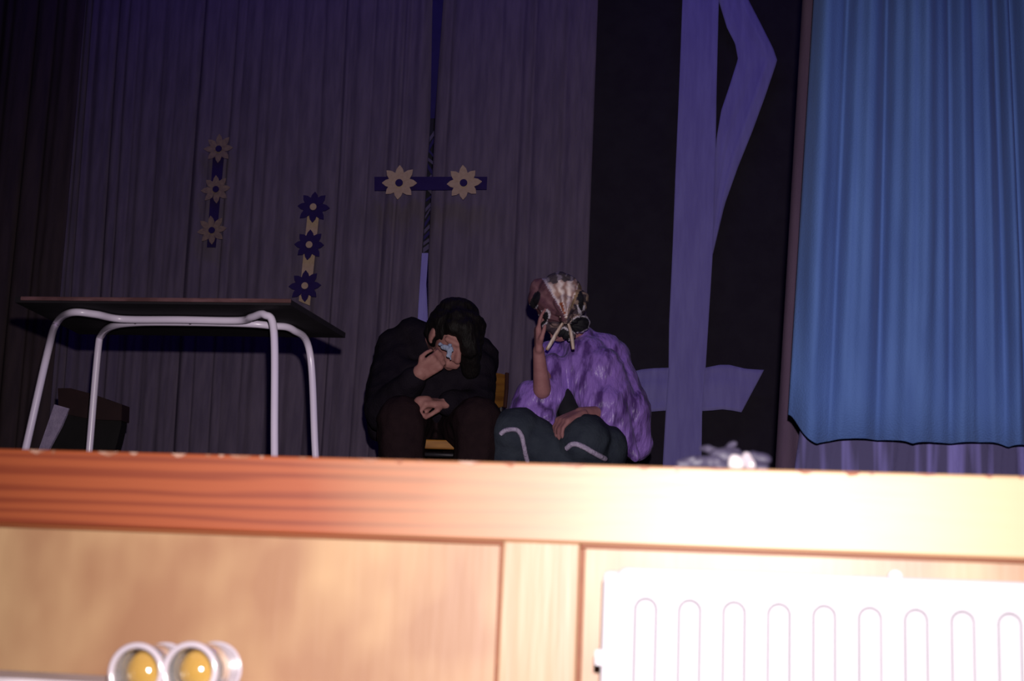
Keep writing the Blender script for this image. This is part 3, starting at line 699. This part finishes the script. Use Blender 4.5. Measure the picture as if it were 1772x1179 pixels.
while zs[-1] < zt-.0006: zs.append(zs[-1]+(.0010 if zs[-1] > FZ-.014 and zs[-1] < FZ+.003 else .0018 if zs[-1] < FZ+.01 else .0012))
zs[-1] = zt
vs = []
for z in zs:
    for x in xs:
        i = round((x-fx0)/pit_); cx = fx0+pit_*max(0, i); cz_ = min(z, FZ-FR); cz_ = max(cz_, .33)
        d = sqrt((x-cx)**2+(z-cz_)**2); dep = 0
        if d < FR+.0019: dep = .0070*min(1, (FR+.0019-d)/.0019)
        if d < FR-.0004: dep = .009
        e = rr_out(x, z); lift = 0
        X_, Z_ = x, z
        if e < .004: lift = .0045*(1-max(e, 0)/.004)**2
        if e < 0:      # pull the corner onto the rounded outline
            ccx = min(max(x, xi+.013), xr_-.013); ccz = min(z, zt-.013); q = .013/(.013-e)
            X_, Z_ = ccx+(x-ccx)*q, ccz+(z-ccz)*q; lift = .0045
        vs.append((X_, YP+dep+lift, Z_))
nx = len(xs); fs = [(j*nx+i, j*nx+i+1, (j+1)*nx+i+1, (j+1)*nx+i) for j in range(len(zs)-1) for i in range(nx-1)]
obj('front_plate', mesh(vs, fs), M_rad, rd)
def flute_me(xc):
    def ring(r, y):
        out = []
        for cz_, a0 in ((FZ-FR, 0), (.33, pi)):
            for i in range(15): a = a0+pi*i/14; out.append(V((xc+r*cos(a), y, cz_+r*sin(a))))
        return out
    rs = [ring(FR-.0023, YP), ring(FR-.0019, YP+.0005), ring(FR-.0001, YP+.0072), ring(FR-.0001, YP+.0085)]; n = len(rs[0])
    vs = [p for r in rs for p in r]; fs = [tuple(range(n)), tuple(range(3*n, 4*n))[::-1]]
    for j in range(3):
        for i in range(n): fs.append((j*n+i, j*n+(i+1) % n, (j+1)*n+(i+1) % n, (j+1)*n+i)[::-1])
    return mesh(vs, fs)
f0 = None
for i in range(25):
    xx = fx0+pit_*i
    if xx > 1.07: break
    if f0 is None:
        f0 = obj('flute', flute_me(xx), M_rad, rd)
    else:
        o = f0.copy(); COL.objects.link(o); o.parent = rd; o.location = V((pit_*i, 0, 0))
cv = W(1548, 1002, YR+.01)
obj('air_valve', disc(V((cv.x, 0, zt+.0005)), .0065, YR+.002, .012, 12), M_screw, rd)
br_ = W(1040, 1132, YR)
obj('bracket', box((br_.x-.006, YR-.002, br_.z-.012), (br_.x+.002, YR+.055, br_.z+.004), .001), M_rad, rd)
obj('bracket', box((.9, YR+.010, .40), (.93, YR+.055, .44), .001), M_rad, rd)
for xx in (.02, .95): obj('pipe', tube([V((xx, YR+.004, .262)), V((xx, YR+.004, .02))], .008, 10), M_rad, rd, True)

# ---------------------------------------------------------------- twin amber lamps on a white batten
def lamp(px, py, rp, label):
    Yf = 1.43; c = W(px, py, Yf); r = (W(px+rp, py, Yf)-c).length
    t = thing('footlight', label, 'lamp', (c.x, Yf+.04, c.z-r), 'twin amber lamps at the lower left')
    def ring(Y, R_, rr): return [V((c.x+R_*cos(2*pi*i/40), Y, c.z+R_*sin(2*pi*i/40))) for i in range(41)]
    def torus(Y, R_, rr, fl_=1.0):
        vs = []; fs = []
        for i in range(44):
            a = 2*pi*i/44; n = V((cos(a), 0, sin(a)))
            for k in range(10):
                b = 2*pi*k/10; vs.append(V((c.x, Y, c.z))+n*(R_+rr*cos(b))+V((0, rr*sin(b)*fl_, 0)))
        for i in range(44):
            for k in range(10): fs.append((i*10+k, i*10+(k+1) % 10, ((i+1) % 44)*10+(k+1) % 10, ((i+1) % 44)*10+k))
        return mesh(vs, fs)
    obj('front_rim', torus(Yf, r*.89, r*.11, 1.2), M_rim, t, True)
    obj('rear_rim', torus(Yf+.075, r*.90, r*.07), M_rim, t, True)
    # thin clear barrel between the rims
    vs = []; fs = []; n = 40
    for R_, Y in ((r*.90, Yf), (r*.90, Yf+.075), (r*.86, Yf+.075), (r*.86, Yf)):
        for i in range(n): a = 2*pi*i/n; vs.append(V((c.x+R_*cos(a), Y, c.z+R_*sin(a))))
    for j in range(4):
        for i in range(n): fs.append((j*n+i, j*n+(i+1) % n, ((j+1) % 4)*n+(i+1) % n, ((j+1) % 4)*n+i))
    obj('glass_barrel', mesh(vs, fs), M_clear, t, True)
    bm = bmesh.new(); bmesh.ops.create_uvsphere(bm, u_segments=28, v_segments=18, radius=1)
    for v in bm.verts: v.co = V((c.x, Yf+.030, c.z))+V((v.co.x*r*.74, v.co.y*.022, v.co.z*r*.74))
    obj('amber_dome', bm_mesh(bm), M_amber, t, True)
    obj('socket', disc(V((c.x, 0, c.z)), r*.55, Yf+.05, .045, 20), M_batten, t)
    return t, c, r
lamp1 = lamp(236, 1164, 49, 'round glass lamp with amber centre, left one of the pair at the bottom edge')
lamp2 = lamp(329, 1162, 49, 'round glass lamp with amber centre, right one of the pair at the bottom edge')
bz = W(60, 1174, 1.46).z
bt = thing('lamp_batten', 'white wooden ledge carrying the two amber lamps, lower left corner', 'ledge', (-.75, 1.5, 0))
obj('ledge_board', box((-1.6, 1.44, bz-.03), (W(184, 1175, 1.44).x, YF+.002, bz), .002), M_batten, bt)
obj('ledge_board', box((W(184, 1175, 1.44).x+.0005, 1.42, lamp1[1].z-lamp1[2]-.03), (-.45, YF+.002, lamp1[1].z-lamp1[2]-.0005), .002), M_batten, bt)
for xx in (-1.5, -.5): obj('ledge_support', box((xx, 1.47, 0), (xx+.04, 1.53, bz-.045)), M_batten, bt)

# ---------------------------------------------------------------- crumpled plastic on the lip of the stage
cp0 = W(1255, 800, 1.70)
wr_ = thing('plastic_wrapper', 'blurred crumpled clear plastic wrapper lying on the front edge of the stage', 'wrapper', (cp0.x, 1.70, ZS))
def crump(pts, a, vox, seed): return fuse(pts, vox, 1, lambda co: a*(1-2*abs(noise.noise(co*38+V((seed, 0, 0)))))+a*.6*noise.noise(co*95))
def wp(x, y_, Y): return W(x, y_, Y)
obj('crumpled_sheet', crump([cap(wp(1240, 790, 1.72), .008, wp(1290, 792, 1.72), .007), cap(wp(1215, 777, 1.76), .0022, wp(1275, 784, 1.73), .005), cap(wp(1262, 776, 1.74), .003, wp(1272, 768, 1.74), .0015),
                             cap(wp(1290, 786, 1.72), .003, wp(1325, 796, 1.73), .005), cap(wp(1178, 803, 1.70), .006, wp(1240, 800, 1.71), .006), cap(wp(1180, 800, 1.70), .004, wp(1200, 793, 1.70), .003),
                             cap(wp(1180, 812, 1.70), .006, wp(1320, 812, 1.72), .006)], .003, .0016, 2), M_plastic, wr_)
obj('white_wad', crump([cap(wp(1273, 802, 1.69), .0090, wp(1276, 803, 1.69), .008)], .002, .0014, 5), M_wad, wr_, True)
obj('crumpled_corner', crump([cap(wp(1292, 792, 1.69), .0055, wp(1298, 806, 1.69), .006)], .002, .0014, 7), M_rim, wr_, True)
